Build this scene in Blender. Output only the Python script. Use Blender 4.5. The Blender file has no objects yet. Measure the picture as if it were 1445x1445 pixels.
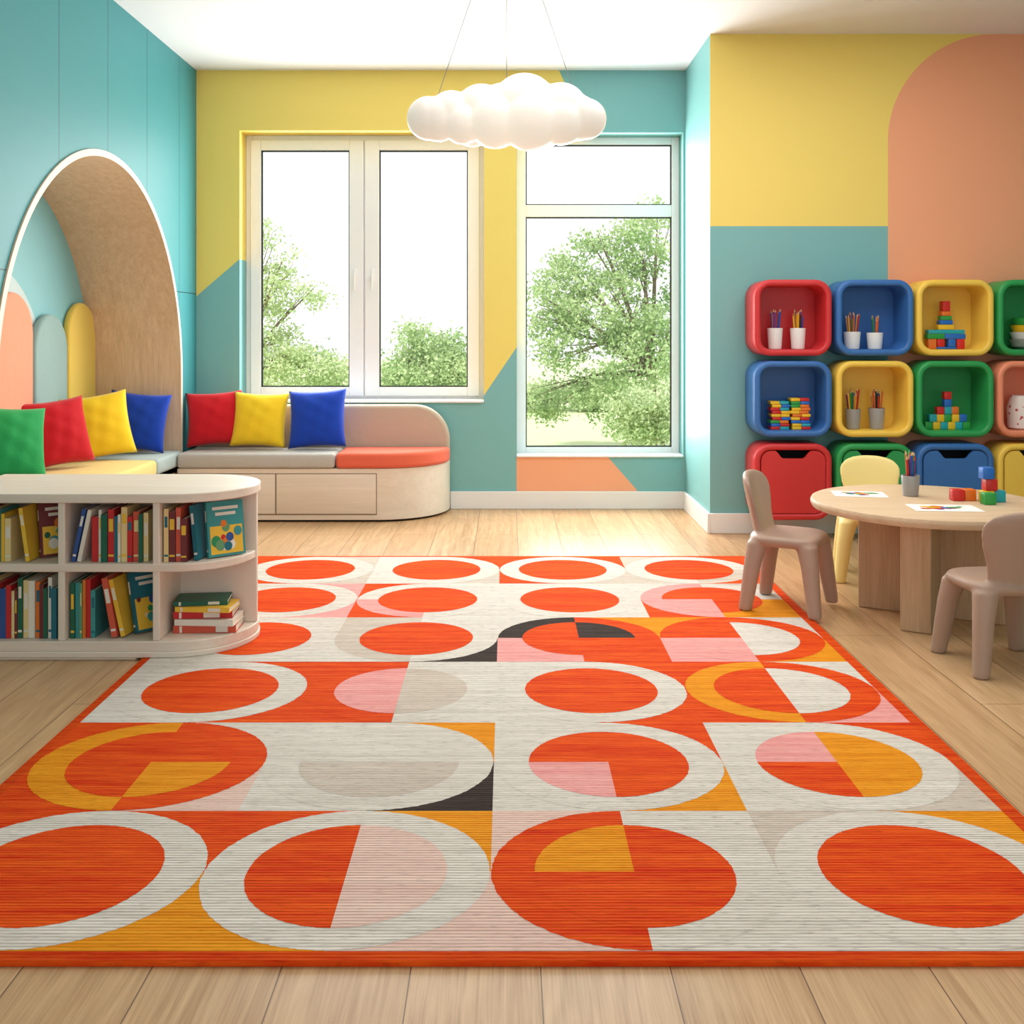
import bpy, bmesh, math, random
import numpy as np
from mathutils import Vector, Matrix, Euler
random.seed(7)
scene=bpy.context.scene
try:
    scene.view_settings.view_transform='Standard'
    scene.view_settings.look='None'
except Exception: pass
R=math.radians
def lin(c):
    o=[]
    for v in c:
        v=v/255.0
        o.append(v/12.92 if v<=0.04045 else ((v+0.055)/1.055)**2.4)
    return (o[0],o[1],o[2],1.0)
# ---------------------------------------------------------------- nodes
class N:
    def __init__(s,name):
        s.m=bpy.data.materials.new(name); s.m.use_nodes=True
        s.t=s.m.node_tree; s.t.nodes.clear()
        s.out=s.t.nodes.new('ShaderNodeOutputMaterial')
        s.b=s.t.nodes.new('ShaderNodeBsdfPrincipled')
        s.t.links.new(s.b.outputs[0],s.out.inputs[0])
    def n(s,k): return s.t.nodes.new(k)
    def set(s,sock,v):
        if hasattr(v,'is_output') or isinstance(v,bpy.types.NodeSocket): s.t.links.new(v,sock)
        else: sock.default_value=v
    def math(s,op,a,b=None,c=None):
        n=s.n('ShaderNodeMath'); n.operation=op
        s.set(n.inputs[0],a)
        if b is not None: s.set(n.inputs[1],b)
        if c is not None: s.set(n.inputs[2],c)
        return n.outputs[0]
    def mix(s,f,a,b,mode='MIX'):
        n=s.n('ShaderNodeMix'); n.data_type='RGBA'; n.blend_type=mode
        s.set(n.inputs[0],f); s.set(n.inputs[6],a); s.set(n.inputs[7],b)
        return n.outputs[2]
    def pos(s):
        g=s.n('ShaderNodeNewGeometry'); q=s.n('ShaderNodeSeparateXYZ')
        s.t.links.new(g.outputs['Position'],q.inputs[0]); return q.outputs
    def obj(s):
        g=s.n('ShaderNodeTexCoord'); return g.outputs['Object']
    def vec(s,x,y,z):
        n=s.n('ShaderNodeCombineXYZ'); s.set(n.inputs[0],x); s.set(n.inputs[1],y); s.set(n.inputs[2],z); return n.outputs[0]
    def noise(s,v,scale,detail=3,rough=.55):
        n=s.n('ShaderNodeTexNoise')
        if v is not None: s.set(n.inputs['Vector'],v)
        n.inputs['Scale'].default_value=scale; n.inputs['Detail'].default_value=detail; n.inputs['Roughness'].default_value=rough
        return n.outputs['Fac']
    def maprange(s,f,a,b,c,d):
        n=s.n('ShaderNodeMapRange'); s.set(n.inputs[0],f)
        for i,v in enumerate((a,b,c,d)): n.inputs[i+1].default_value=v
        return n.outputs[0]
    def bump(s,h,strength=.2,dist=.002):
        n=s.n('ShaderNodeBump'); s.set(n.inputs['Height'],h)
        n.inputs['Strength'].default_value=strength; n.inputs['Distance'].default_value=dist
        s.t.links.new(n.outputs[0],s.b.inputs['Normal'])
    def fin(s,col,rough=.5,spec=.5):
        s.set(s.b.inputs['Base Color'],col); s.set(s.b.inputs['Roughness'],rough)
        s.b.inputs['Specular IOR Level'].default_value=spec
        return s.m
_cache={}
def plain(name,rgb,rough=.45,spec=.4,var=.06,bs=40,bst=.05):
    if name in _cache: return _cache[name]
    k=N(name); c=lin(rgb); f=k.noise(k.obj(),6,3)
    d=tuple([x*(1-var*2) for x in c[:3]]+[1]); l=tuple([min(1,x*(1+var)) for x in c[:3]]+[1])
    col=k.mix(f,d,l)
    k.bump(k.noise(k.obj(),bs,3),bst,.002)
    _cache[name]=k.fin(col,rough,spec); return k.m
def fabric(name,rgb,rough=.9):
    if name in _cache: return _cache[name]
    k=N(name); c=lin(rgb); f=k.noise(k.obj(),260,2); g=k.noise(k.obj(),9,2)
    d=tuple([x*.82 for x in c[:3]]+[1]); l=tuple([min(1,x*1.1) for x in c[:3]]+[1])
    col=k.mix(f,d,l)
    h=k.math('ADD',k.math('MULTIPLY',f,.3),k.math('MULTIPLY',g,1.2))
    k.bump(h,.35,.01)
    k.b.inputs['Sheen Weight'].default_value=.15
    _cache[name]=k.fin(col,rough,.15); return k.m
def wood(name,c1,c2,axis='z',scale=1.0,rough=.5):
    if name in _cache: return _cache[name]
    k=N(name); p=k.pos(); s={'x':(2,30,30),'y':(30,2,30),'z':(30,30,2)}[axis]
    v=k.vec(*[k.math('MULTIPLY',p[i],s[i]*scale) for i in range(3)])
    f=k.noise(v,1.0,5,.6); g=k.noise(v,4.0,3,.6)
    t=k.math('ADD',k.math('MULTIPLY',f,.7),k.math('MULTIPLY',g,.3))
    t=k.maprange(t,.3,.7,0,1)
    col=k.mix(t,lin(c1),lin(c2)); k.bump(g,.08,.002)
    _cache[name]=k.fin(col,rough,.3); return k.m
# ---------------------------------------------------------------- mesh builder
class MB:
    def __init__(s): s.v=[];s.f=[];s.mi=[];s.mats=[]
    def add(s,vs,fs,mat,M=None):
        if mat not in s.mats: s.mats.append(mat)
        k=s.mats.index(mat); o=len(s.v)
        for v in vs:
            v=Vector(v)
            if M is not None: v=M@v
            s.v.append(tuple(v))
        for f in fs: s.f.append([i+o for i in f]); s.mi.append(k)
    def box(s,x0,x1,y0,y1,z0,z1,mat,M=None):
        vs=[(x,y,z) for x in (x0,x1) for y in (y0,y1) for z in (z0,z1)]
        fs=[(0,1,3,2),(4,6,7,5),(0,4,5,1),(2,3,7,6),(0,2,6,4),(1,5,7,3)]
        s.add(vs,fs,mat,M)
    def rbox(s,x0,x1,y0,y1,z0,z1,r,mat,M=None,seg=3):
        bm=bmesh.new(); bmesh.ops.create_cube(bm,size=1)
        for v in bm.verts:
            v.co=Vector(((x0+x1)/2+v.co.x*(x1-x0),(y0+y1)/2+v.co.y*(y1-y0),(z0+z1)/2+v.co.z*(z1-z0)))
        bmesh.ops.bevel(bm,geom=list(bm.edges)+list(bm.verts),offset=r,segments=seg,profile=.5,affect='EDGES')
        s.bm(bm,mat,M)
    def bm(s,bm,mat,M=None):
        bm.verts.index_update()
        s.add([v.co.copy() for v in bm.verts],[[v.index for v in f.verts] for f in bm.faces],mat,M); bm.free()
    def prism(s,poly,axis,a0,a1,mat,M=None):
        def P(p,a):
            return {'z':(p[0],p[1],a),'y':(p[0],a,p[1]),'x':(a,p[0],p[1])}[axis]
        n=len(poly)
        vs=[P(p,a0) for p in poly]+[P(p,a1) for p in poly]
        fs=[list(range(n))[::-1],list(range(n,2*n))]
        for i in range(n): j=(i+1)%n; fs.append((i,j,n+j,n+i))
        s.add(vs,fs,mat,M)
    def loft(s,loops,mat,M=None,cap0=True,cap1=True,closed=True):
        n=len(loops[0]); vs=[p for l in loops for p in l]; fs=[]
        for k in range(len(loops)-1):
            for i in range(n if closed else n-1):
                j=(i+1)%n; fs.append((k*n+i,k*n+j,(k+1)*n+j,(k+1)*n+i))
        if cap0: fs.append(list(range(n))[::-1])
        if cap1: fs.append([(len(loops)-1)*n+i for i in range(n)])
        s.add(vs,fs,mat,M)
    def lathe(s,prof,mat,M=None,n=32,cap=True):
        loops=[[(r*math.cos(2*math.pi*i/n),r*math.sin(2*math.pi*i/n),z) for i in range(n)] for r,z in prof]
        s.loft(loops,mat,M,cap,cap)
    def cone(s,a,b,r0,r1,mat,n=12,M=None):
        a=Vector(a);b=Vector(b);d=(b-a);q=d.to_track_quat('Z','Y').to_matrix().to_4x4()
        T=Matrix.Translation(a)@q
        if M is not None: T=M@T
        s.lathe([(r0,0),(r1,d.length)],mat,T,n)
    def sphere(s,c,r,mat,M=None,seg=24,sc=(1,1,1)):
        bm=bmesh.new(); bmesh.ops.create_uvsphere(bm,u_segments=seg,v_segments=seg//2,radius=r)
        for v in bm.verts: v.co=Vector((v.co.x*sc[0]+c[0],v.co.y*sc[1]+c[1],v.co.z*sc[2]+c[2]))
        s.bm(bm,mat,M)
    def obj(s,name,loc=(0,0,0),rot=None,bevel=0,angle=35,parent=None,recenter=False,fixn=True):
        me=bpy.data.meshes.new(name); vs=s.v
        if recenter:
            a=np.array(vs); c=(a.min(0)+a.max(0))/2; c[2]=a[:,2].min(); vs=[tuple(v) for v in (a-c)]; loc=tuple(c)
        me.from_pydata(vs,[],s.f)
        for m in s.mats: me.materials.append(m)
        me.polygons.foreach_set('material_index',s.mi)
        me.update()
        if fixn:
            b=bmesh.new(); b.from_mesh(me); bmesh.ops.recalc_face_normals(b,faces=b.faces); b.to_mesh(me); b.free()
        me.polygons.foreach_set('use_smooth',[True]*len(me.polygons))
        me.set_sharp_from_angle(angle=R(angle))
        o=bpy.data.objects.new(name,me); scene.collection.objects.link(o)
        o.location=loc
        if rot: o.rotation_euler=rot
        if bevel:
            m=o.modifiers.new('bevel','BEVEL'); m.width=bevel; m.segments=3; m.limit_method='ANGLE'; m.angle_limit=R(40)
        if parent is not None:
            o.parent=parent; o.matrix_parent_inverse=Matrix.Translation(parent.location).inverted()
        return o
def empty(name,loc):
    e=bpy.data.objects.new(name,None); e.empty_display_size=.1; e.location=loc; scene.collection.objects.link(e); return e

# ---------------------------------------------------------------- palette
TEAL=(126,182,182); TEAL_D=(62,140,146); YEL=(242,216,114); PEACH=(246,172,132)
white_paint=plain('white_paint',(240,238,236),.5,.3,.01,60,.02)
window_white=plain('window_pvc_white',(246,246,246),.35,.4,.01,60,.01)
cream=wood('cream_laminate',(222,206,188),(236,222,206),'x',.6,.45)
cream_v=plain('cream_board',(232,218,202),.5,.3,.02)
dark=plain('dark_gap',(40,42,44),.7,.2)
oak=wood('oak_veneer',(204,172,138),(228,202,172),'z',1.0,.5)
oak_light=wood('oak_table',(208,178,144),(228,202,170),'x',1.0,.42)
oak_leg=wood('oak_pedestal',(192,156,120),(216,184,150),'z',1.0,.5)

# ---------------------------------------------------------------- FLOOR
H=2.8
k=N('oak_plank_floor'); p=k.pos()
xs=k.math('SUBTRACT',p[0],.06)
br=k.n('ShaderNodeTexBrick'); k.set(br.inputs['Vector'],k.vec(p[1],xs,0.0))
br.offset=.37; br.offset_frequency=2; br.squash=1
br.inputs['Scale'].default_value=1; br.inputs['Brick Width'].default_value=1.9; br.inputs['Row Height'].default_value=.229
br.inputs['Mortar Size'].default_value=.0014; br.inputs['Mortar Smooth'].default_value=.3; br.inputs['Bias'].default_value=0
br.inputs['Color1'].default_value=(0,0,0,1); br.inputs['Color2'].default_value=(1,1,1,1); br.inputs['Mortar'].default_value=(.5,.5,.5,1)
row=k.math('FLOOR',k.math('DIVIDE',xs,.229))
wn=k.n('ShaderNodeTexWhiteNoise'); wn.noise_dimensions='1D'; k.set(wn.inputs['W'],row)
yo=k.math('ADD',p[1],k.math('MULTIPLY',wn.outputs[0],31))
warp=k.noise(k.vec(k.math('MULTIPLY',p[0],4),k.math('MULTIPLY',yo,.8),row),1,3,.5)
rings=k.math('SINE',k.math('MULTIPLY',k.math('ADD',k.math('MULTIPLY',warp,3.0),k.math('MULTIPLY',p[0],2.5)),24))
xw=k.math('ADD',p[0],k.math('MULTIPLY',warp,.09))
gv=k.vec(k.math('MULTIPLY',xw,34),k.math('MULTIPLY',yo,.9),k.math('MULTIPLY',row,3.7))
g1=k.noise(gv,1,5,.66)
g2=k.noise(k.vec(k.math('MULTIPLY',p[0],210),k.math('MULTIPLY',yo,5),row),1,3,.6)
mixg=k.math('ADD',k.math('MULTIPLY',g1,.54),k.math('ADD',k.math('MULTIPLY',g2,.40),k.math('MULTIPLY',rings,.028)))
gr=k.maprange(mixg,.34,.60,0,1)
col=k.mix(gr,lin((168,126,84)),lin((216,178,134)))
col=k.mix(k.math('MULTIPLY',br.outputs['Color'],.36),col,lin((190,146,100)))
col=k.mix(k.math('MULTIPLY',wn.outputs[0],.24),col,lin((226,192,150)))
col=k.mix(br.outputs['Fac'],col,lin((108,76,50)))
k.bump(k.math('SUBTRACT',k.math('MULTIPLY',g2,.15),br.outputs['Fac']),.3,.002)
floor_m=k.fin(col,.34,.42)
mb=MB(); mb.box(-2.7,3.8,-1.6,6.8,-.12,0,floor_m); mb.obj('floor')
mb=MB(); mb.box(-2.7,3.8,-1.6,6.8,H,H+.12,plain('ceiling_paint',(236,238,242),.7,.2,.005,60,.02)); mb.obj('ceiling')

# ---------------------------------------------------------------- BACK WALL
def AND(k,*a):
    r=a[0]
    for b in a[1:]: r=k.math('MULTIPLY',r,b)
    return r
k=N('mural_back_wall'); p=k.pos(); X,Y,Z=p[0],p[1],p[2]
la=k.math('ADD',k.math('MULTIPLY',k.math('ADD',X,1.982),.86),1.357)
lb=k.math('MAXIMUM',k.math('ADD',k.math('MULTIPLY',k.math('ADD',X,.145),1.476),.724),.726)
yA=AND(k,k.math('LESS_THAN',X,-.9),k.math('GREATER_THAN',Z,la))
yB=AND(k,k.math('GREATER_THAN',X,-.9),k.math('GREATER_THAN',Z,lb))
rb=k.math('SUBTRACT',.335,k.math('MULTIPLY',k.math('SUBTRACT',2.8,Z),-.45))
yy=AND(k,k.math('MAXIMUM',yA,yB),k.math('LESS_THAN',X,rb))
pe=AND(k,k.math('LESS_THAN',Z,.331),k.math('GREATER_THAN',X,.063),k.math('LESS_THAN',X,k.math('ADD',.647,k.math('MULTIPLY',k.math('SUBTRACT',.33,Z),.876))))
col=k.mix(yy,lin(TEAL),lin(YEL)); col=k.mix(pe,col,lin(PEACH))
k.bump(k.noise(k.obj(),90,3),.04,.002)
bw=k.fin(col,.55,.3)
mb=MB(); y0,y1=6.54,6.82
LX0,LX1,LZ0,LZ1=-1.706,-.145,.678,2.416
RX0,RX1,RZ0,RZ1=.063,1.127,.33,2.403
mb.box(-2.7,LX0,y0,y1,0,H,bw); mb.box(LX0,LX1,y0,y1,0,LZ0,bw); mb.box(LX0,LX1,y0,y1,LZ1,H,bw)
mb.box(LX1,RX0,y0,y1,0,H,bw); mb.box(RX0,RX1,y0,y1,0,RZ0,bw); mb.box(RX0,RX1,y0,y1,RZ1,H,bw)
mb.box(RX1,1.15,y0,y1,0,H,bw)
mb.obj('wall_back')
k=N('mural_projecting_wall'); p=k.pos(); X,Y,Z=p[0],p[1],p[2]
fr=k.math('LESS_THAN',Y,5.747)
yy=AND(k,fr,k.math('LESS_THAN',X,2.139),k.math('GREATER_THAN',Z,1.722))
dx=k.math('SUBTRACT',X,2.739); dz=k.math('SUBTRACT',Z,2.2)
dd=k.math('SQRT',k.math('ADD',k.math('MULTIPLY',dx,dx),k.math('MULTIPLY',dz,dz)))
corner=AND(k,k.math('LESS_THAN',X,2.739),k.math('GREATER_THAN',Z,2.2),k.math('GREATER_THAN',dd,.6))
pin=AND(k,fr,k.math('GREATER_THAN',X,2.139))
col=k.mix(yy,lin(TEAL),lin(YEL)); col=k.mix(pin,col,lin(PEACH)); col=k.mix(AND(k,fr,corner,k.math('GREATER_THAN',X,2.1)),col,lin(YEL))
k.bump(k.noise(k.obj(),90,3),.04,.002)
pw=k.fin(col,.55,.3)
mb=MB(); mb.box(1.141,3.8,5.745,6.82,0,H,pw); mb.obj('wall_projecting')
mb=MB(); mb.box(3.6,3.75,-1.6,5.745,0,H,plain('teal_paint',TEAL,.55,.3,.01,90,.03)); mb.obj('wall_right')
# ---------------------------------------------------------------- LEFT WALL with arched niche
k=N('teal_wall_panels'); p=k.pos(); Yp,Zp=p[1],p[2]
fr=k.math('FRACT',k.math('DIVIDE',k.math('ADD',Yp,-4.53+5.55),.555))
g=k.math('MAXIMUM',k.math('LESS_THAN',fr,.010),AND(k,k.math('LESS_THAN',k.math('ABSOLUTE',k.math('SUBTRACT',Zp,1.372)),.003),k.math('GREATER_THAN',Zp,0)))
col=k.mix(g,lin(TEAL_D),lin((24,74,82)))
k.bump(k.math('SUBTRACT',1.0,g),.5,.003)
lw=k.fin(col,.5,.3)
CY,CZ,RO,RI=5.09,.87,1.15,1.118
XW=-1.982; XB=-2.53
NA=56
arc=[(CY+RO*math.cos(math.pi*i/NA),CZ+RO*math.sin(math.pi*i/NA)) for i in range(NA+1)]
mb=MB()
mb.add([(XW,-1.6,0),(XW,CY-RO,0),(XW,CY-RO,H),(XW,-1.6,H)],[(0,1,2,3)],lw)
mb.add([(XW,CY+RO,0),(XW,6.54,0),(XW,6.54,H),(XW,CY+RO,H)],[(0,1,2,3)],lw)
for i in range(NA):
    a,b=arc[i],arc[i+1]
    mb.add([(XW,a[0],a[1]),(XW,b[0],b[1]),(XW,b[0],H),(XW,a[0],H)],[(0,1,2,3)],lw)
mb.add([(XW,CY-RO,0),(XW,CY+RO,0),(XW,CY+RO,.32),(XW,CY-RO,.32)],[(0,1,2,3)],cream_v)
mb.obj('wall_left',fixn=False)
def archpts(r,zb=.32):
    return [(CY+r,zb)]+[(CY+r*math.cos(math.pi*i/NA),CZ+r*math.sin(math.pi*i/NA)) for i in range(NA+1)]+[(CY-r,zb)]
niche=empty('reading_niche',(-2.25,CY,.32))
mb=MB()
po,pi_=archpts(RO),archpts(RI)
loops=[[(XW+.008,)+q for q in po],[(XW+.008,)+q for q in pi_],[(XB,)+q for q in pi_],[(XB,)+q for q in po]]
mb.loft([loops[0],loops[1]],plain('niche_edge_trim',(224,212,196),.5,.3,.02),cap0=False,cap1=False,closed=False)
mb.loft([loops[1],loops[2]],oak,cap0=False,cap1=False,closed=False)
mb.loft([loops[3],loops[0]],oak,cap0=False,cap1=False,closed=False)
mb.obj('niche_lining',parent=niche,fixn=False)
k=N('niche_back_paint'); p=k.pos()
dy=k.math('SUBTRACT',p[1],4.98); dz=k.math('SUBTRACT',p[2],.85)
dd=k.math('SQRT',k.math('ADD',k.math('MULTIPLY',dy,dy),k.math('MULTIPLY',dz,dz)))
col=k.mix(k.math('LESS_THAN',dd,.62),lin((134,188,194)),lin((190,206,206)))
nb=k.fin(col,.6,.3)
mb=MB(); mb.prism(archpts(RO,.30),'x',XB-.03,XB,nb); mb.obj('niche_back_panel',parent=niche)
mb=MB(); mb.box(XB,XW+.0,CY-RO,CY+RO,.29,.32,cream_v); mb.obj('niche_seat_board',parent=niche)
def pad(y0,y1,zt,rgb,nm):
    r=(y1-y0)/2; c=(y0+y1)/2; n=24
    P=[(c+r,.40)]+[(c+r*math.cos(math.pi*i/n),zt-r+r*math.sin(math.pi*i/n)) for i in range(n+1)]+[(c-r,.40)]
    mb=MB(); mb.prism(P,'x',XB+.001,XB+.045,fabric('felt_'+nm,rgb)); mb.obj('arched_pad_'+nm,bevel=.018,parent=niche,angle=60)
pad(5.82,6.205,1.30,(236,202,96),'yellow'); pad(5.40,5.805,1.225,(148,178,176),'sage'); pad(4.96,5.385,1.33,(238,160,130),'peach')
pad(4.53,4.945,1.22,(236,202,96),'mustard'); pad(4.10,4.515,1.28,(148,178,176),'green')
mb=MB()
mb.rbox(XB+.05,XW+.025,5.745,6.20,.322,.412,.022,fabric('cushion_blue_grey',(176,192,192)))
mb.rbox(XB+.05,XW+.025,4.86,5.74,.322,.412,.022,fabric('cushion_soft_yellow',(238,210,130)))
mb.rbox(XB+.05,XW+.025,3.98,4.855,.322,.412,.022,fabric('cushion_sage',(150,186,160)))
mb.obj('niche_cushions',parent=niche)

# ---------------------------------------------------------------- baseboards
mb=MB(); mb.box(-.36,1.125,6.522,6.54,0,.113,white_paint); mb.obj('baseboard_back',bevel=.004)
mb=MB(); mb.box(1.123,1.141,5.727,6.54,0,.113,white_paint); mb.obj('baseboard_return',bevel=.004)
mb=MB(); mb.box(1.141,3.6,5.727,5.745,0,.113,white_paint); mb.obj('baseboard_right',bevel=.004)
mb=MB(); mb.box(XW,XW+.018,-1.6,3.9,0,.113,white_paint); mb.obj('baseboard_left',bevel=.004)

# ---------------------------------------------------------------- windows
k=N('window_glass'); k.t.nodes.remove(k.b)
tr=k.n('ShaderNodeBsdfTransparent'); gl=k.n('ShaderNodeBsdfGlossy'); gl.inputs['Roughness'].default_value=.02
mx=k.n('ShaderNodeMixShader'); mx.inputs[0].default_value=.03
k.t.links.new(tr.outputs[0],mx.inputs[1]); k.t.links.new(gl.outputs[0],mx.inputs[2]); k.t.links.new(mx.outputs[0],k.out.inputs[0]); glass=k.m
def ring(mb,o,i,y0,y1,m):
    mb.box(o[0],i[0],y0,y1,o[2],o[3],m); mb.box(i[1],o[1],y0,y1,o[2],o[3],m)
    mb.box(i[0],i[1],y0,y1,o[2],i[2],m); mb.box(i[0],i[1],y0,y1,i[3],o[3],m)
seal=plain('rubber_seal',(44,46,48),.6,.3)
def pane(mb,g,y):
    i=(g[0]+.007,g[1]-.007,g[2]+.007,g[3]-.007); ring(mb,g,i,y,y+.02,seal)
    mb.add([(g[0],y+.012,g[2]),(g[1],y+.012,g[2]),(g[1],y+.012,g[3]),(g[0],y+.012,g[3])],[(0,1,2,3)],glass)
yf=6.69
w=empty('window_1',((LX0+LX1)/2,yf,LZ0))
mb=MB(); o=(LX0,LX1,LZ0,LZ1); i=(LX0+.045,LX1-.045,LZ0+.045,LZ1-.045)
ring(mb,o,i,yf+.012,yf+.09,window_white)
mb.box(-.948,-.914,yf+.012,yf+.09,i[2],i[3],window_white)
mb.obj('frame',bevel=.004,parent=w)
g1=(-1.606,-1.028,.770,2.317); g2=(-.833,-.2546,.770,2.317)
mb=MB(); ring(mb,(i[0]-.012,-.935,i[2]-.012,i[3]+.012),g1,yf-.006,yf+.06,window_white); mb.obj('sash_1',bevel=.005,parent=w)
mb=MB(); ring(mb,(-.927,i[1]+.012,i[2]-.012,i[3]+.012),g2,yf-.006,yf+.06,window_white); mb.obj('sash_2',bevel=.005,parent=w)
mb=MB(); pane(mb,g1,yf+.015); pane(mb,g2,yf+.015); mb.obj('glazing',parent=w,fixn=False)
mb=MB()
for hx in (-.99,-.875):
    mb.rbox(hx-.011,hx+.011,yf-.016,yf-.004,1.455,1.545,.005,window_white)
    mb.rbox(hx-.008,hx+.008,yf-.05,yf-.034,1.40,1.51,.006,window_white); mb.box(hx-.006,hx+.006,yf-.04,yf-.01,1.492,1.506,window_white)
mb.obj('handles',parent=w)
mb=MB(); mb.rbox(LX0,LX1,6.522,yf+.01,LZ0,LZ0+.016,.005,window_white); mb.obj('sill',parent=w)
w=empty('window_2',((RX0+RX1)/2,yf,RZ0))
mb=MB(); ga=(.125,1.079,1.960,2.354); gb=(.125,1.079,.377,1.881)
mb.box(RX0,.125,yf,yf+.07,RZ0,RZ1,window_white); mb.box(1.079,RX1,yf,yf+.07,RZ0,RZ1,window_white)
mb.box(.125,1.079,yf,yf+.07,RZ0,.377,window_white); mb.box(.125,1.079,yf,yf+.07,1.881,1.960,window_white); mb.box(.125,1.079,yf,yf+.07,2.354,RZ1,window_white)
mb.obj('frame',bevel=.005,parent=w)
mb=MB(); pane(mb,ga,yf+.015); pane(mb,gb,yf+.015); mb.obj('glazing',parent=w,fixn=False)
mb=MB(); mb.rbox(RX0,RX1,6.524,yf,RZ0,RZ0+.014,.005,window_white); mb.obj('sill',parent=w)

# ---------------------------------------------------------------- corner bench (back wall)
bench=empty('corner_bench',(-1.2,6.3,0))
def qcorner(cx,cy,rx,ry,n=20): return [(cx+rx*math.sin(math.pi/2*i/n),cy-ry*math.cos(math.pi/2*i/n)) for i in range(n+1)]
def benchpoly(x0,d,yb,ir=0): return [(x0,yb),(x0,6.075+d)]+qcorner(-.78,6.50,.42-d,.425-d)+[(-.36-d,yb)]
mb=MB(); mb.prism(benchpoly(-1.955,0,6.515),'z',.012,.318,cream); mb.prism(benchpoly(-1.95,.02,6.50),'z',0,.014,dark); mb.obj('bench_base',bevel=.005,parent=bench)
mb=MB()
for a,b in ((-1.945,-1.373),(-1.365,-.775)):
    mb.rbox(a,b,6.068,6.078,.05,.285,.003,cream,seg=2)
mb.box(-1.95,-.77,6.0735,6.076,.043,.29,plain('drawer_gap',(150,132,112),.7,.2)); mb.obj('drawer_fronts',parent=bench)
mb=MB(); mb.rbox(-1.955,-1.02,6.06,6.43,.32,.408,.02,fabric('cushion_grey',(192,188,182))); mb.obj('seat_cushion_grey',parent=bench)
mb=MB(); mb.prism([(-1.012,6.43),(-1.012,6.06)]+qcorner(-.78,6.43,.425,.37)+[],'z',.32,.41,fabric('cushion_coral',(232,108,82))); mb.obj('seat_cushion_coral',bevel=.02,parent=bench,angle=60)
rr=.22; P=[(-1.955,.322),(-.36,.322)]+[(-.36-rr+rr*math.cos(math.pi/2*i/16),.67-rr+rr*math.sin(math.pi/2*i/16)) for i in range(17)]+[(-1.955,.67)]
mb=MB(); mb.prism(P,'y',6.435,6.52,fabric('backrest_taupe',(198,180,160))); mb.obj('backrest',bevel=.02,parent=bench,angle=60)

# ---------------------------------------------------------------- pillows
def pillow(name,rgb,c,s,yaw,lean,roll=0,t=.15,h=None):
    h=h or s; n=22; mb=MB(); m=fabric('pillow_'+name,rgb)
    for sg in (1,-1):
        vs=[];fs=[]
        for i in range(n+1):
            for j in range(n+1):
                u=-1+2*i/n; v=-1+2*j/n
                x=s/2*u*(1-.08*(1-v*v)); y=h/2*v*(1-.08*(1-u*u))
                z=sg*t/2*max(0,(1-u**2)*(1-v**2))**.42
                if abs(u)<1 and abs(v)<1: z+=.004*math.sin(9*u+4*v+c[0]*7)*math.sin(7*v-3*u)*(1-u*u)
                vs.append((x,y,z))
        for i in range(n):
            for j in range(n):
                q=(i*(n+1)+j,(i+1)*(n+1)+j,(i+1)*(n+1)+j+1,i*(n+1)+j+1)
                fs.append(q if sg>0 else q[::-1])
        mb.add(vs,fs,m)
    o=mb.obj('throw_pillow',loc=c,angle=80)
    o.rotation_euler=(Matrix.Rotation(R(yaw),3,'Z')@Matrix.Rotation(R(90-lean),3,'X')@Matrix.Rotation(R(roll),3,'Z')).to_euler()
    b=bmesh.new(); b.from_mesh(o.data); bmesh.ops.remove_doubles(b,verts=b.verts,dist=.0005); b.to_mesh(o.data); b.free()
    return o
RED=(200,28,40);PYEL=(250,208,44);BLUE=(28,68,180);GRN=(44,160,88)
pillow('red',RED,(-1.800,6.31,.595),.34,10,14,3)
pillow('yellow',PYEL,(-1.52,6.30,.59),.34,0,14,-2)
pillow('blue',BLUE,(-1.165,6.30,.595),.36,-4,14,3)
pillow('blue',BLUE,(-2.185,6.06,.60),.35,8,12,-6)
pillow('yellow',PYEL,(-2.295,5.74,.60),.37,28,14,8)
pillow('red',RED,(-2.36,5.36,.60),.36,48,15,5)
pillow('green',GRN,(-2.36,4.85,.60),.36,50,15,-6)
pillow('blue',BLUE,(-2.35,4.42,.57),.31,55,15,-6)

# ---------------------------------------------------------------- RUG
def rug_mat(name,c1,c2,fleck):
    k=N(name); p=k.pos()
    f=k.noise(k.vec(k.math('MULTIPLY',p[0],1.6),k.math('MULTIPLY',p[1],38),0.0),1,5,.68)
    th=k.noise(k.vec(k.math('MULTIPLY',p[0],9),k.math('MULTIPLY',p[1],170),3.0),1,2,.6)
    tt=k.math('ADD',k.math('MULTIPLY',f,.6),k.math('MULTIPLY',th,.4))
    col=k.mix(k.maprange(tt,.38,.62,0,1),lin(c1),lin(c2))
    f2=k.noise(k.vec(k.math('MULTIPLY',p[0],26),k.math('MULTIPLY',p[1],230),0.0),1,2,.5)
    col=k.mix(k.maprange(f2,.58,.68,0,fleck),col,lin(tuple(x*.6 for x in c1)))
    w=k.math('SINE',k.math('MULTIPLY',p[1],620))
    k.bump(k.math('ADD',k.math('MULTIPLY',w,.4),th),.6,.004)
    return k.fin(col,.95,.1)
RC={'o':rug_mat('rug_orange',(206,46,10),(236,94,24),.25),'w':rug_mat('rug_ivory',(202,193,182),(228,220,210),.45),
'y':rug_mat('rug_amber',(218,128,16),(240,160,36),.3),'p':rug_mat('rug_pink',(226,144,140),(238,172,166),.3),
'b':rug_mat('rug_beige',(192,176,162),(212,200,186),.4),'k':rug_mat('rug_charcoal',(50,40,38),(72,60,54),.4),
'q':rug_mat('rug_blush',(218,180,168),(232,202,188),.35)}
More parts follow.
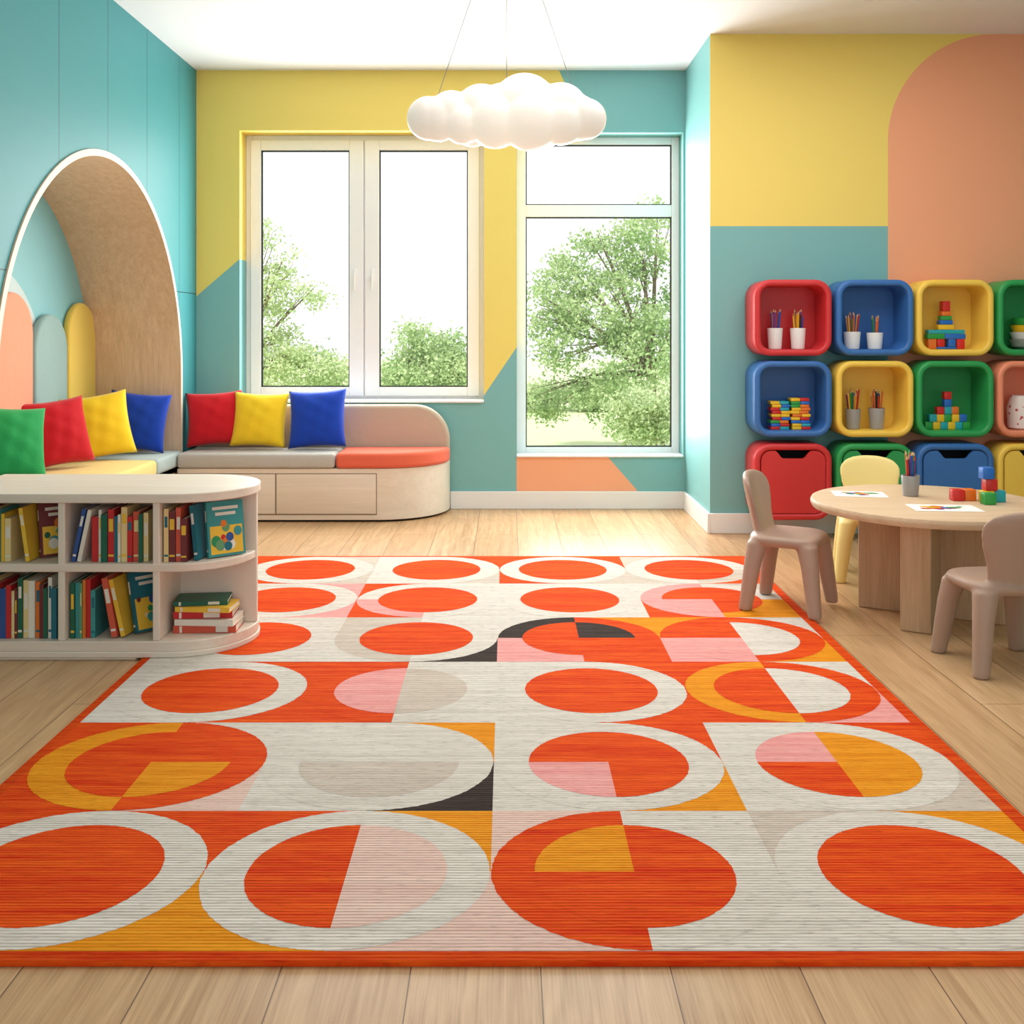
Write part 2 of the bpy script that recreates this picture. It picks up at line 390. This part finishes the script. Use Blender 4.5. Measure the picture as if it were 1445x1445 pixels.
rows=[
 ["obob wwww oooo","wowb wwww oooo","ooob wwww oooo","bobo wwwb oooo"],
 ["wpop wwww oooo","owow wwpw oooo","wwww wwww oooo","wboy pwpy oopo"],
 ["wwww wwww oooo","bwwk bwbw oooo","wypo kopo okoo","ywpy oopo owpw"],
 ["wowo wwww oooo","owow owow pbpb","wowo wwww oooo","owop yoyo owow"],
 ["owoq yoyo oooy","wywk wwww wwbb","wowy wwww oopo","wowb wwww pyoy"],
 ["oowy wwww oooo","oyyq wwww oqoq","qwqw owow yooo","byww wwww oooo"]]
mb=MB(); mb.rbox(-1.248,1.192,1.811,5.112,0.0,.010,.003,RC['o'],seg=2)
X0,PX,Y0,PY=-1.218,.5925,5.085,.5405
for r in range(6):
    for c in range(4):
        bg,rg,dc=rows[r][c].split()
        cx=X0+PX*(c+.5); cy=Y0-PY*(r+.5)
        for q,(sx,sy) in enumerate(((-1,1),(1,1),(-1,-1),(1,-1))):
            z=.0104; a,b=PX/2,PY/2
            mb.add([(cx,cy,z),(cx+sx*a,cy,z),(cx+sx*a,cy+sy*b,z),(cx,cy+sy*b,z)],[(0,1,2,3)],RC[bg[q]])
            for (ra,rb_,zz,ch) in ((a*.995,b*.995,.0108,rg[q]),(.206,.200,.0112,dc[q])):
                n=60
                pts=[(cx,cy,zz)]
                for i in range(n+1):
                    jj=1+random.uniform(-.005,.005)*(0 if i in (0,n) else 1)
                    pts.append((cx+sx*ra*jj*math.cos(math.pi/2*i/n),cy+sy*rb_*jj*math.sin(math.pi/2*i/n),zz))
                mb.add(pts,[list(range(n+2))],RC[ch])
o=mb.obj('area_rug',fixn=False)
bb=bmesh.new(); bb.from_mesh(o.data)
for f in bb.faces:
    if f.calc_center_median().z>.0101 and f.normal.z<0: f.normal_flip()
bb.to_mesh(o.data); bb.free()

# ---------------------------------------------------------------- BOOKSHELF
bs=empty('curved_bookshelf',(-1.45,3.75,0))
def shelfpoly(x0,r,yc=3.75,half='full',n=28):
    P=[(x0,yc-r),(-1.158,yc-r)]
    P+=[(-1.158+r*math.sin(math.pi*i/n),yc-r*math.cos(math.pi*i/n)) for i in range(1,n)]
    return P+[(-1.158,yc+r),(x0,yc+r)]
mb=MB()
mb.prism(shelfpoly(-1.96,.25),'z',.540,.572,cream)
mb.prism(shelfpoly(-1.96,.245),'z',.030,.066,cream)
mb.prism(shelfpoly(-1.96,.248),'z',.0105,.031,cream_v)
mb.prism(shelfpoly(-1.96,.20),'z',.0,.0105,cream_v) if False else None
mb.prism([(-1.96,3.51),(-1.27,3.51),(-1.27,3.99),(-1.96,3.99)],'z',.0,.0105,cream_v)
mb.prism(shelfpoly(-1.96,.24),'z',.302,.330,cream)
for x in (-1.96,-1.868,-1.540,-1.215):
    mb.box(x,x+.024,3.512,3.99,.066,.541,cream_v)
mb.box(-1.955,-.914,3.745,3.765,.066,.541,cream_v)
mb.obj('shelf_carcass',bevel=.004,parent=bs)
pal=[(200,44,46),(228,124,48),(34,110,126),(48,146,90),(240,194,64),(52,84,150),(234,228,214),(64,150,150),(104,156,110),(214,90,66),(30,100,76),(236,212,150),(116,48,50)]
covers=[plain('book_cover_%d'%i,c,.45,.4) for i,c in enumerate(pal)]
paper=plain('book_pages',(238,230,212),.8,.1)
def book(mb,x,y,z,t,h,d,m,M=None,band=None):
    T=Matrix.Translation((x,y,z)) if M is None else M
    c=.0016
    mb.box(0,c,0,d,0,h,m,T); mb.box(t-c,t,0,d,0,h,m,T); mb.box(0,t,-.0015,c,0,h,m,T)
    mb.box(c,t-c,c,d-.004,.003,h-.003,paper,T)
    if band is not None:
        u=(t*7919)%1
        mb.box(.003,t-.003,-.0022,-.0012,h*(.5+.2*u),h*(.78+.1*u),band,T); mb.box(.0015,t-.0015,-.0022,-.0012,h*.10,h*.14,band,T)
def cover_art(mb,T,d,h,t,face=1,seed=0):
    rnd=random.Random(seed); xx=t+.0004 if face>0 else -.0004
    mb.box(min(xx,xx+face*.0003),max(xx,xx+face*.0003),.008,d-.008,.008,h*.55,covers[rnd.choice([3,4,1,11])],T)
    xx+=face*.0004
    for i in range(12):
        cy=rnd.uniform(.02,d-.02); cz=rnd.uniform(.03,h-.07); r=rnd.uniform(.008,.02); n=14
        mb.add([(xx+face*.00012*i,cy+r*math.cos(2*math.pi*j/n)*.9,cz+r*math.sin(2*math.pi*j/n)) for j in range(n)],[list(range(n))],rnd.choice(covers),T)
    for i in range(2):
        z0=h-.03-i*.02
        mb.box(min(xx,xx+face*.0008),max(xx,xx+face*.0008),.02+i*.01,d-.02-i*.01,z0,z0+.011,covers[6],T)
def row(x0,x1,z,hmax,seed,y=3.535,lean=None):
    rnd=random.Random(seed); x=x0; mb=MB(); last=None
    while True:
        t=rnd.uniform(.009,.022)
        if x+t>x1: break
        h=hmax*rnd.uniform(.76,1.0); m=rnd.choice([c for c in covers if c is not last]); last=m
        book(mb,x,y+rnd.uniform(0,.014),z,t,h,rnd.uniform(.13,.15),m,band=rnd.choice([covers[6],covers[11],covers[4],covers[2],None,None]))
        x+=t+.0008
    return mb
zl=.067; zu=.331
def leaner(mb,x,y,z,t,h,d,m,ang,yaw=0,art=0,seed=0):
    T=Matrix.Translation((x,y,z))@Matrix.Rotation(R(yaw),4,'Z')@Matrix.Rotation(R(ang),4,'Y')
    book(mb,0,0,0,t,h,d,m,T,band=covers[6])
    if art: cover_art(mb,T,d,h,t,art,seed)
mb=row(-1.838,-1.70,zu,.19,1); leaner(mb,-1.662,3.54,zu+.001,.014,.186,.13,covers[4],-8); leaner(mb,-1.64,3.60,zu+.002,.014,.19,.14,covers[12],-10,-50,1,3); mb.obj('books',recenter=True)
mb=row(-1.435,-1.222,zu,.195,22); leaner(mb,-1.505,3.54,zu+.003,.014,.185,.13,covers[5],12); leaner(mb,-1.485,3.54,zu+.003,.014,.182,.13,covers[6],12); mb.obj('books',recenter=True)
mb=row(-1.185,-1.105,zu,.195,35); leaner(mb,-1.085,3.56,zu+.001,.015,.19,.13,covers[2],-6,-10); leaner(mb,-1.05,3.595,zu+.002,.016,.192,.135,covers[7],-9,-52,1,8); mb.obj('books',recenter=True)
mb=row(-1.838,-1.548,zl,.213,41); mb.obj('books',recenter=True)
mb=row(-1.508,-1.405,zl,.21,12); leaner(mb,-1.365,3.54,zl+.003,.02,.206,.14,covers[9],-10); leaner(mb,-1.335,3.545,zl+.004,.016,.2,.14,covers[4],-13,-6); leaner(mb,-1.300,3.58,zl+.004,.016,.21,.14,covers[2],-16,-42,1,21); mb.obj('books',recenter=True)
mb=MB(); z=zl
for i,(t,w_,d_,ci,off,yaw) in enumerate([(.026,.235,.15,9,0,2),(.022,.225,.15,6,.004,-3),(.024,.22,.145,0,0,4),(.018,.21,.14,4,.006,-4),(.016,.20,.14,10,.0,7)]):
    T=Matrix.Translation((-1.172+off,3.60,z+t))@Matrix.Rotation(R(yaw),4,'Z')@Matrix.Rotation(R(90),4,'Y')
    book(mb,0,0,0,t,w_*.93,d_*.85,covers[ci],T,band=covers[6]); z+=t+.001
mb.obj('book_stack',recenter=True)

# ---------------------------------------------------------------- CUBBIES
CUB={'red':(210,52,56),'blue':(58,112,180),'yellow':(248,206,84),'green':(46,158,84),'coral':(242,146,112)}
def rrl(x0,x1,z0,z1,r,ins,y,n=7):
    x0+=ins;x1-=ins;z0+=ins;z1-=ins;r=max(r-ins,.012); P=[]
    for (cx,cz,a0) in ((x1-r,z1-r,0),(x0+r,z1-r,90),(x0+r,z0+r,180),(x1-r,z0+r,270)):
        for i in range(n+1):
            a=R(a0+90*i/n); P.append((cx+r*math.cos(a),y,cz+r*math.sin(a)))
    return P
CX=[1.332,1.772,2.204,2.640]; CW=.418; RZB=[1.000,.562,.116]; CH=.41
yF,yK=5.50,5.74
def cubby(x,z,colr,drawer=False):
    m=plain('cubby_'+colr,CUB[colr],.38,.45,.02,50,.02); mb=MB()
    x1,z1=x+CW,z+CH
    L=[rrl(x,x1,z,z1,.09,.02,yK),rrl(x,x1,z,z1,.09,0,yK-.02),rrl(x,x1,z,z1,.09,0,yF+.012),rrl(x,x1,z,z1,.09,.004,yF+.004),rrl(x,x1,z,z1,.09,.012,yF),
       rrl(x,x1,z,z1,.09,.024,yF),rrl(x,x1,z,z1,.09,.031,yF+.004),rrl(x,x1,z,z1,.09,.034,yF+.012),rrl(x,x1,z,z1,.09,.034,yK-.03)]
    mb.loft(L,m)
    if drawer:
        P=[(p[0],p[2]) for p in rrl(x,x1,z,z1,.09,.037,0)]
        cx=(x+x1)/2; zt=z1-.037
        notch=[(cx+.095,zt),(cx+.082,zt-.012),(cx+.066,zt-.034),(cx+.052,zt-.042),(cx-.052,zt-.042),(cx-.066,zt-.034),(cx-.082,zt-.012),(cx-.095,zt)]
        P=P[:8]+notch+P[8:]
        mb.prism(P,'y',yF+.004,yF+.022,m)
        mb.prism([(p[0],p[2]) for p in rrl(x,x1,z,z1,.09,.04,0)],'y',yF+.16,yF+.165,dark)
        return mb.obj('storage_drawer',recenter=True,angle=50)
    return mb.obj('storage_cubby',recenter=True,angle=50)
grid=[['red','blue','yellow','green'],['blue','yellow','green','coral'],['red','green','blue','yellow']]
for r in range(3):
    for c in range(4): cubby(CX[c],RZB[r],grid[r][c],r==2)
toy=[plain('toy_%d'%i,c,.35,.45) for i,c in enumerate([(214,40,36),(40,110,200),(246,196,40),(48,160,70),(236,120,40),(40,170,180)])]
pen=[plain('pencil_%d'%i,c,.4,.4) for i,c in enumerate([(200,40,40),(40,80,170),(240,180,40),(50,140,70),(230,110,50),(40,40,44),(190,130,80),(130,60,130)])]
woodtip=plain('pencil_tip',(226,186,140),.6,.2)
cupw=plain('cup_white',(236,232,228),.4,.4,.01); jar=plain('cup_grey',(158,154,150),.35,.5,.05)
def pencil_cup(x,y,z,r,h,m,n=9,pl=.09,seed=0,spread=.25):
    rnd=random.Random(seed); mb=MB()
    mb.lathe([(r*.78,0),(r*.84,.002),(r,h-.002),(r-.001,h),(r-.003,h-.001),(r*.78-.002,.004),(.001,.004)],m,Matrix.Translation((x,y,z)),24)
    for i in range(n):
        a=2*math.pi*i/n+rnd.uniform(-.2,.2); q=rnd.uniform(.2,.65)*r
        b=Vector((x+q*.5*math.cos(a),y+q*.5*math.sin(a),z+.006)); L=h+pl*rnd.uniform(.65,1)
        t=b+Vector((math.cos(a)*q*spread*5*.5,math.sin(a)*q*spread*5*.5,L))
        mb.cone(b,t,.0045,.0045,pen[rnd.randrange(8)],6); d=(t-b).normalized(); mb.cone(t,t+d*.015,.0045,.0005,woodtip if i%3 else pen[i%8],6)
    mb.obj('pencil_cup',recenter=True)
z1=RZB[0]+.0345; z2=RZB[1]+.0345
pencil_cup(1.472,5.62,z1,.042,.115,cupw,11,.09,1); pencil_cup(1.598,5.62,z1,.042,.115,cupw,11,.085,2)
pencil_cup(1.895,5.62,z1,.046,.095,cupw,13,.09,3,.32); pencil_cup(2.02,5.62,z1,.044,.09,cupw,9,.085,4,.36)
pencil_cup(1.90,5.62,z2,.042,.11,jar,12,.10,5,.40); pencil_cup(2.03,5.62,z2,.044,.115,jar,12,.09,6,.34)
mb=MB(); cx,cy=2.40,5.61
def blk(x0,x1,z0,zh,m,d=.025): mb.rbox(x0,x1,cy-d,cy+d,z0,z0+zh,.003,m,seg=2)
blk(cx-.10,cx-.055,z1,.055,toy[4]); blk(cx-.054,cx+.054,z1,.012,toy[1]); blk(cx-.05,cx-.01,z1+.0125,.042,toy[0]); blk(cx+.01,cx+.05,z1+.0125,.042,toy[1]); blk(cx+.056,cx+.10,z1,.055,toy[0])
blk(cx-.105,cx-.01,z1+.0555,.028,toy[3]); blk(cx-.009,cx+.105,z1+.0555,.028,toy[1]); blk(cx-.10,cx+.10,z1+.084,.022,toy[5])
blk(cx-.045,cx+.04,z1+.107,.026,toy[2]); blk(cx-.035,cx+.035,z1+.134,.024,toy[1]); blk(cx-.03,cx+.03,z1+.159,.022,toy[3]); blk(cx-.026,cx+.026,z1+.182,.024,toy[4]); blk(cx-.02,cx+.02,z1+.207,.055,toy[0])
mb.obj('block_tower',recenter=True)
mb=MB()
for i,(r,m) in enumerate([(.085,jar),(.08,cupw),(.075,toy[2]),(.07,toy[3])]):
    mb.lathe([(r*.45,0),(r*.8,.015),(r,.055),(r-.004,.055),(r*.78,.018),(.001,.012)],m,Matrix.Translation((2.84,5.61,z1+i*.038)),32)
mb.obj('stacked_bowls',recenter=True)
mb=MB(); rnd=random.Random(4)
for s_,(px_,n_) in enumerate(((1.49,9),(1.60,10))):
    for i in range(n_):
        o_=rnd.uniform(-.006,.006)
        mb.rbox(px_-.05+o_,px_+.0+o_,5.57,5.65,z2+i*.0172,z2+i*.0172+.0165,.003,toy[rnd.randrange(6)],seg=2)
        mb.rbox(px_+.001+o_,px_+.05+o_,5.57,5.65,z2+i*.0172,z2+i*.0172+.0165,.003,toy[rnd.randrange(6)],seg=2)
mb.obj('puzzle_tiles',recenter=True)
mb=MB(); c_=.041
for r,n_ in enumerate((6,5,3,1)):
    for i in range(n_):
        x=2.41-(n_*c_)/2+i*c_+rnd.uniform(-.002,.002)
        mb.rbox(x+.0008,x+c_-.0008,5.59,5.59+c_,z2+r*c_,z2+(r+1)*c_-.0005,.003,toy[rnd.randrange(6)],seg=2)
mb.rbox(2.39,2.43,5.59,5.63,z2+4*c_,z2+5*c_,.003,toy[0],seg=2)
mb.obj('toy_cubes',recenter=True)
k=N('speckled_ceramic'); v=k.n('ShaderNodeTexVoronoi'); k.set(v.inputs['Vector'],k.obj()); v.inputs['Scale'].default_value=28
jm=k.fin(k.mix(k.math('LESS_THAN',v.outputs['Distance'],.22),lin((238,228,222)),lin((190,90,80))),.4,.4)
mb=MB(); mb.lathe([(.055,0),(.07,.01),(.075,.12),(.06,.165),(.055,.185),(.05,.185),(.001,.17)],jm,Matrix.Translation((2.82,5.61,z2)),32); mb.obj('ceramic_jar',recenter=True)

# ---------------------------------------------------------------- TABLE
TXc,TYc,TZ=1.69,4.11,.45
tb=empty('round_kids_table',(TXc,TYc,0))
mb=MB(); mb.lathe([(.43,TZ-.038),(.446,TZ-.034),(.452,TZ-.022),(.452,TZ-.012),(.448,TZ-.003),(.44,TZ)],oak_light,Matrix.Translation((TXc,TYc,0)),96); mb.obj('table_top',parent=tb)
mb=MB(); T=Matrix.Translation((TXc,TYc,0))@Matrix.Rotation(R(-30),4,'Z')
mb.box(-.055,.055,-.32,.30,0,TZ-.038,oak_leg,T); mb.box(-.26,.30,-.05,.05,0,TZ-.0385,oak_leg,T); mb.obj('pedestal',parent=tb,bevel=.006)
pencil_cup(1.668,4.23,TZ,.037,.085,jar,13,.085,9,.3)
def drawing(x,y,w_,h_,yaw,seed):
    rnd=random.Random(seed); mb=MB(); T=Matrix.Translation((x,y,TZ+.0003))@Matrix.Rotation(R(yaw),4,'Z')
    mb.box(-w_/2,w_/2,-h_/2,h_/2,0,.0012,plain('drawing_paper',(244,240,234),.8,.1,.01),T)
    for i in range(14):
        cx=rnd.uniform(-w_*.3,w_*.3); cy=rnd.uniform(-h_*.25,h_*.25); r=rnd.uniform(.008,.02); n=12
        mb.add([(cx+r*1.6*math.cos(2*math.pi*j/n)*rnd.uniform(.7,1.1),cy+r*math.sin(2*math.pi*j/n)*rnd.uniform(.7,1.1),.0014+.00005*i) for j in range(n)],[list(range(n))],[toy[0],toy[1],toy[3],pen[7],toy[4],toy[2]][(i+seed)%6],T)
    mb.obj('childs_drawing',recenter=True)
drawing(1.47,4.27,.21,.15,-10,1); drawing(1.68,3.93,.25,.15,-5,2)
mb=MB(); c_=.046
def cb(x,y,lv,m): mb.rbox(x,x+c_,y,y+c_,TZ+lv*(c_+.0005),TZ+lv*(c_+.0005)+c_,.004,toy[m],seg=2)
cb(1.785,4.09,0,0); cb(1.834,4.095,0,4); cb(1.885,4.05,0,2); cb(1.868,4.00,0,3); cb(1.935,4.06,0,5); cb(1.90,4.055,1,0); cb(1.885,4.05,2,1)
mb.obj('toy_blocks',recenter=True)

# ---------------------------------------------------------------- CHAIRS
def chair(name,rgb,loc,ang):
    m=plain('plastic_'+name,rgb,.42,.4,.015,50,.01); mb=MB()
    def se(cx,cy,a,b,z,e=3.2,n=40,dip=0):
        P=[]
        for i in range(n):
            t=2*math.pi*i/n; c,s=math.cos(t),math.sin(t)
            P.append((cx+a*abs(c)**(2/e)*(1 if c>=0 else -1),cy+b*abs(s)**(2/e)*(1 if s>=0 else -1),z))
        return P
    mb.loft([se(0,0,.11,.11,.254),se(0,0,.142,.132,.262),se(0,0,.154,.145,.277),se(0,0,.152,.142,.293),se(0,0,.136,.126,.302)],m)
    secs=[(.262,.100,-.095,.030),(.31,.100,-.113,.027),(.36,.108,-.127,.024),(.42,.128,-.143,.022),(.47,.136,-.155,.021),(.50,.130,-.162,.020),(.522,.110,-.166,.018),(.536,.076,-.168,.014),(.542,.03,-.169,.008)]
    L=[]
    for z,hw,yc,th in secs:
        P=[]
        for i in range(40):
            t=2*math.pi*i/40; c,s=math.cos(t),math.sin(t)
            x=hw*abs(c)**.8*(1 if c>=0 else -1); y=yc+th*s+1.9*x*x
            P.append((x,y,z))
        L.append(P)
    mb.loft(L,m)
    for sx in (-1,1):
        for sy in (-1,1):
            top=Vector((sx*.104,sy*.096,.272)); mid=Vector((sx*.122,sy*.113,.19)); bot=Vector((sx*.145,sy*.138,.0))
            q=[]
            for (pt,r) in ((top,.043),(mid,.035),(bot,.027)):
                q.append([(pt.x+r*math.cos(2*math.pi*i/20),pt.y+r*math.sin(2*math.pi*i/20),pt.z) for i in range(20)])
            mb.loft(q,m)
            mb.sphere((top.x,top.y,.262),.038,m,seg=16)
    o=mb.obj('childs_chair',loc=loc,rot=(0,0,ang),angle=180)
    a=o.modifiers.new('remesh','REMESH'); a.mode='VOXEL'; a.voxel_size=.0055; a.use_smooth_shade=True
    b=o.modifiers.new('smooth','SMOOTH'); b.factor=.6; b.iterations=8
    return o
MAU=(176,148,130)
chair('taupe',MAU,(1.15,4.17,.012),R(-120))
chair('taupe',MAU,(1.675,3.48,0),R(5))
chair('pale_yellow',(246,224,146),(1.675,4.70,0),R(164))

# ---------------------------------------------------------------- CLOUD LAMP
cl=empty('cloud_pendant_lamp',(0,4.0,1.98))
k=N('cloud_lamp_opal'); t=k.n('ShaderNodeTexCoord')
ln=k.n('ShaderNodeVectorMath'); ln.operation='LENGTH'; k.set(ln.inputs[0],t.outputs['Object'])
e=k.maprange(ln.outputs['Value'],.04,.34,.78,.50)
k.b.inputs['Emission Color'].default_value=lin((255,238,212)); k.set(k.b.inputs['Emission Strength'],e)
cm=k.fin(lin((168,168,170)),.3,.4)
S=.002768; mb=MB()
for (px,py,r,dy) in ((598,167,31,0),(630,160,33,.01),(646,176,29,-.02),(672,155,38,.02),(692,174,38,-.03),(733,151,48,.01),(740,174,42,-.04),(702,152,38,.04),(784,155,39,.01),(784,174,33,-.03),(820,168,29,0),(660,168,36,.05),(760,163,42,.05),(612,168,32,.0),(806,166,33,.0)):
    mb.sphere(((px-708)*S,dy,(470-py)*S+1.122-1.98),r*S,cm,seg=40)
o=mb.obj('cloud_shade',loc=(0,4.0,1.98),angle=180,parent=None)
o.parent=cl; o.location=(0,0,0)
a=o.modifiers.new('remesh','REMESH'); a.mode='VOXEL'; a.voxel_size=.006; a.use_smooth_shade=True
b=o.modifiers.new('smooth','SMOOTH'); b.factor=.5; b.iterations=10
mb=MB(); wire=plain('steel_wire',(110,110,112),.4,.5)
for a_,b_ in (((-.27,4.0,2.045),(-.015,4,2.79)),((.0,4.0,2.08),(0,4,2.79)),((.275,4.0,2.03),(.015,4,2.79))):
    mb.cone(a_,b_,.0014,.0014,wire,6)
mb.lathe([(.06,2.775),(.06,2.799)],window_white,Matrix.Translation((0,4,0)),32); mb.obj('suspension_wires',parent=cl)

# ---------------------------------------------------------------- OUTSIDE
k=N('grass_lawn'); f=k.noise(None,1.5,4)
k.fin(k.mix(f,lin((168,188,132)),lin((206,214,182))),.9,.1); gm=k.m
mb=MB(); mb.box(-30,30,7.0,60,-.45,-.4,gm); mb.obj('lawn')
def leafmat(name,c1,c2):
    k=N(name); k.t.nodes.remove(k.b)
    f=k.noise(k.obj(),2.2,3); f2=k.noise(k.obj(),25,1)
    col=k.mix(k.maprange(k.math('ADD',k.math('MULTIPLY',f,.5),k.math('MULTIPLY',f2,.5)),.35,.65,0,1),lin(c1),lin(c2))
    d=k.n('ShaderNodeBsdfDiffuse'); tl=k.n('ShaderNodeBsdfTranslucent'); k.set(d.inputs[0],col); k.set(tl.inputs[0],col)
    mx=k.n('ShaderNodeMixShader'); mx.inputs[0].default_value=.4
    k.t.links.new(d.outputs[0],mx.inputs[1]); k.t.links.new(tl.outputs[0],mx.inputs[2]); k.t.links.new(mx.outputs[0],k.out.inputs[0]); return k.m
lf1=leafmat('leaves_green',(134,172,102),(214,226,178)); lf2=leafmat('leaves_pale',(162,190,128),(224,232,192))
bark=plain('bark',(130,112,94),.9,.1,.1,20,.5)
def tree(name,base,d,blobs,nl,lm,seed,leaf=.05,clus=.13,trunk=.07):
    rng=np.random.default_rng(seed); root=empty(name,base); sc=d/1445
    bl=[((px-715)*sc,d+dy,1.122-(py-470)*sc,rx*sc,ry*sc,w_) for (px,py,rx,ry,w_,dy) in blobs]
    tot=sum(b[5] for b in bl); V=[]
    for (x,y,z,rx,rz,w_) in bl:
        n=int(nl*w_/tot); nc=max(6,n//70)
        q=rng.normal(size=(nc,3)); q/=np.linalg.norm(q,axis=1)[:,None]; q*=rng.uniform(.35,1,(nc,1))**.5
        cc=q*np.array([rx,(rx+rz)/2,rz])*.9+np.array([x,y,z])
        p=cc[rng.integers(0,nc,n)]+rng.normal(size=(n,3))*clus*np.array([1,1,.6])
        u=rng.normal(size=(n,3)); u/=np.linalg.norm(u,axis=1)[:,None]
        v=np.cross(u,rng.normal(size=(n,3))); v/=np.linalg.norm(v,axis=1)[:,None]
        s=leaf*rng.uniform(.6,1.2,(n,1))
        V.append(np.stack([p-u*s,p+v*s*.55,p+u*s,p-v*s*.55],1).reshape(-1,3))
    V=np.concatenate(V); V[:,2]=np.maximum(V[:,2],-.38); n=len(V)//4
    me=bpy.data.meshes.new('foliage'); me.from_pydata(V.tolist(),[],np.arange(n*4).reshape(-1,4).tolist()); me.materials.append(lm)
    o=bpy.data.objects.new('foliage',me); scene.collection.objects.link(o); o.parent=root; o.matrix_parent_inverse=Matrix.Translation(base).inverted()
    mb=MB(); b0=Vector(base); zmax=max(b[2] for b in bl); fork=Vector((base[0],base[1],base[2]+(zmax-base[2])*.35))
    mb.cone(b0,fork,trunk,trunk*.75,bark,10)
    for (x,y,z,rx,rz,w_) in bl:
        t=Vector((x,y,z+rz*.3)); mid=fork.lerp(t,.5)+Vector((0,0,.1))
        mb.cone(fork,mid,trunk*.5,trunk*.28,bark,8); mb.cone(mid,t,trunk*.28,trunk*.08,bark,8)
        for j in range(4):
            e_=Vector((x+rng.uniform(-rx,rx)*.8,y,z+rng.uniform(-rz,rz)*.8)); mb.cone(mid,e_,trunk*.15,trunk*.04,bark,6)
    mb.obj('trunk',parent=root)
tree('maple_tree',(1.75,12.4,-.4),12.4,[(860,430,80,70,3.4,0),(810,390,45,40,1.2,.3),(905,350,50,45,1.6,0),(935,305,38,30,.6,.4),(845,335,30,22,.45,.2),(790,480,48,55,2.0,0),(900,500,70,75,3.4,-.3),(850,560,60,45,2.0,.3),(775,565,35,35,.8,.6),(990,430,70,120,4,0),(765,430,25,35,.5,0)],25000,lf1,1,.030,.10,.08)
tree('shrub_tree',(1.62,10.2,-.4),10.2,[(905,590,45,40,2.6,0),(960,580,40,50,2,0)],7500,lf2,2,.025,.09,.04)
tree('birch_tree',(-3.6,14,-.4),14,[(385,500,50,50,2.4,0),(385,415,40,35,1.0,0),(372,335,24,30,.35,0),(440,415,25,16,.3,0),(320,420,60,90,2.2,0),(440,515,50,35,1.6,0),(475,535,30,30,.8,.3),(400,370,25,20,.25,0)],11000,lf2,3,.031,.10,.07)
tree('linden_tree',(-1.3,12.4,-.4),12.4,[(600,520,62,52,4.4,0),(635,500,40,36,1.6,.2),(560,540,35,35,1.6,0),(650,540,40,50,2,0),(590,475,22,16,.4,0)],13000,lf1,5,.028,.10,.06)
tree('hedge_shrub',(-3.0,17,-.4),17,[(430,560,80,30,4,0),(520,560,60,28,3,0),(330,560,60,35,3,0)],8000,lf2,6,.042,.12,.04)
tree('hedge_shrub',(1.0,20,-.4),20,[(760,560,50,20,2,0),(830,560,50,20,2,0),(700,560,40,20,2,0)],6000,lf2,8,.05,.12,.04)

# ---------------------------------------------------------------- LIGHT
wd=bpy.data.worlds.new('World'); scene.world=wd; wd.use_nodes=True
bg=wd.node_tree.nodes['Background']; bg.inputs[0].default_value=(.96,.98,1,1); bg.inputs[1].default_value=1.32
def area(name,loc,rot,sx,sy,e,c=(1,1,1)):
    l=bpy.data.lights.new(name,'AREA'); l.shape='RECTANGLE'; l.size=sx; l.size_y=sy; l.energy=e; l.color=c
    o=bpy.data.objects.new(name,l); o.location=loc; o.rotation_euler=rot; scene.collection.objects.link(o); return o
area('added_overhead_fill',(.9,3.9,2.77),(0,0,0),3.0,2.0,52,(1,.985,.96))  # unseen fill light added below the ceiling to brighten the room
area('window_daylight_a',(-.92,6.62,1.55),(R(-90),0,0),1.4,1.6,54,(1,.99,.97))
area('window_daylight_b',(.6,6.62,1.4),(R(-90),0,0),.95,1.9,54,(1,.99,.97))
s=bpy.data.lights.new('sun','SUN'); s.energy=4.4; s.angle=R(2); s.color=(1,.97,.92)
o=bpy.data.objects.new('sun',s); o.rotation_euler=(R(32),0,R(-12)); scene.collection.objects.link(o)
# ---------------------------------------------------------------- CAMERA
cd=bpy.data.cameras.new('camera'); cam=bpy.data.objects.new('camera',cd); scene.collection.objects.link(cam)
cam.location=(0,0,1.122); cam.rotation_euler=(R(90),0,0); cd.lens=36; cd.sensor_width=36; cd.shift_x=.0052; cd.shift_y=-.1747; cd.clip_start=.05; cd.clip_end=200
scene.camera=cam
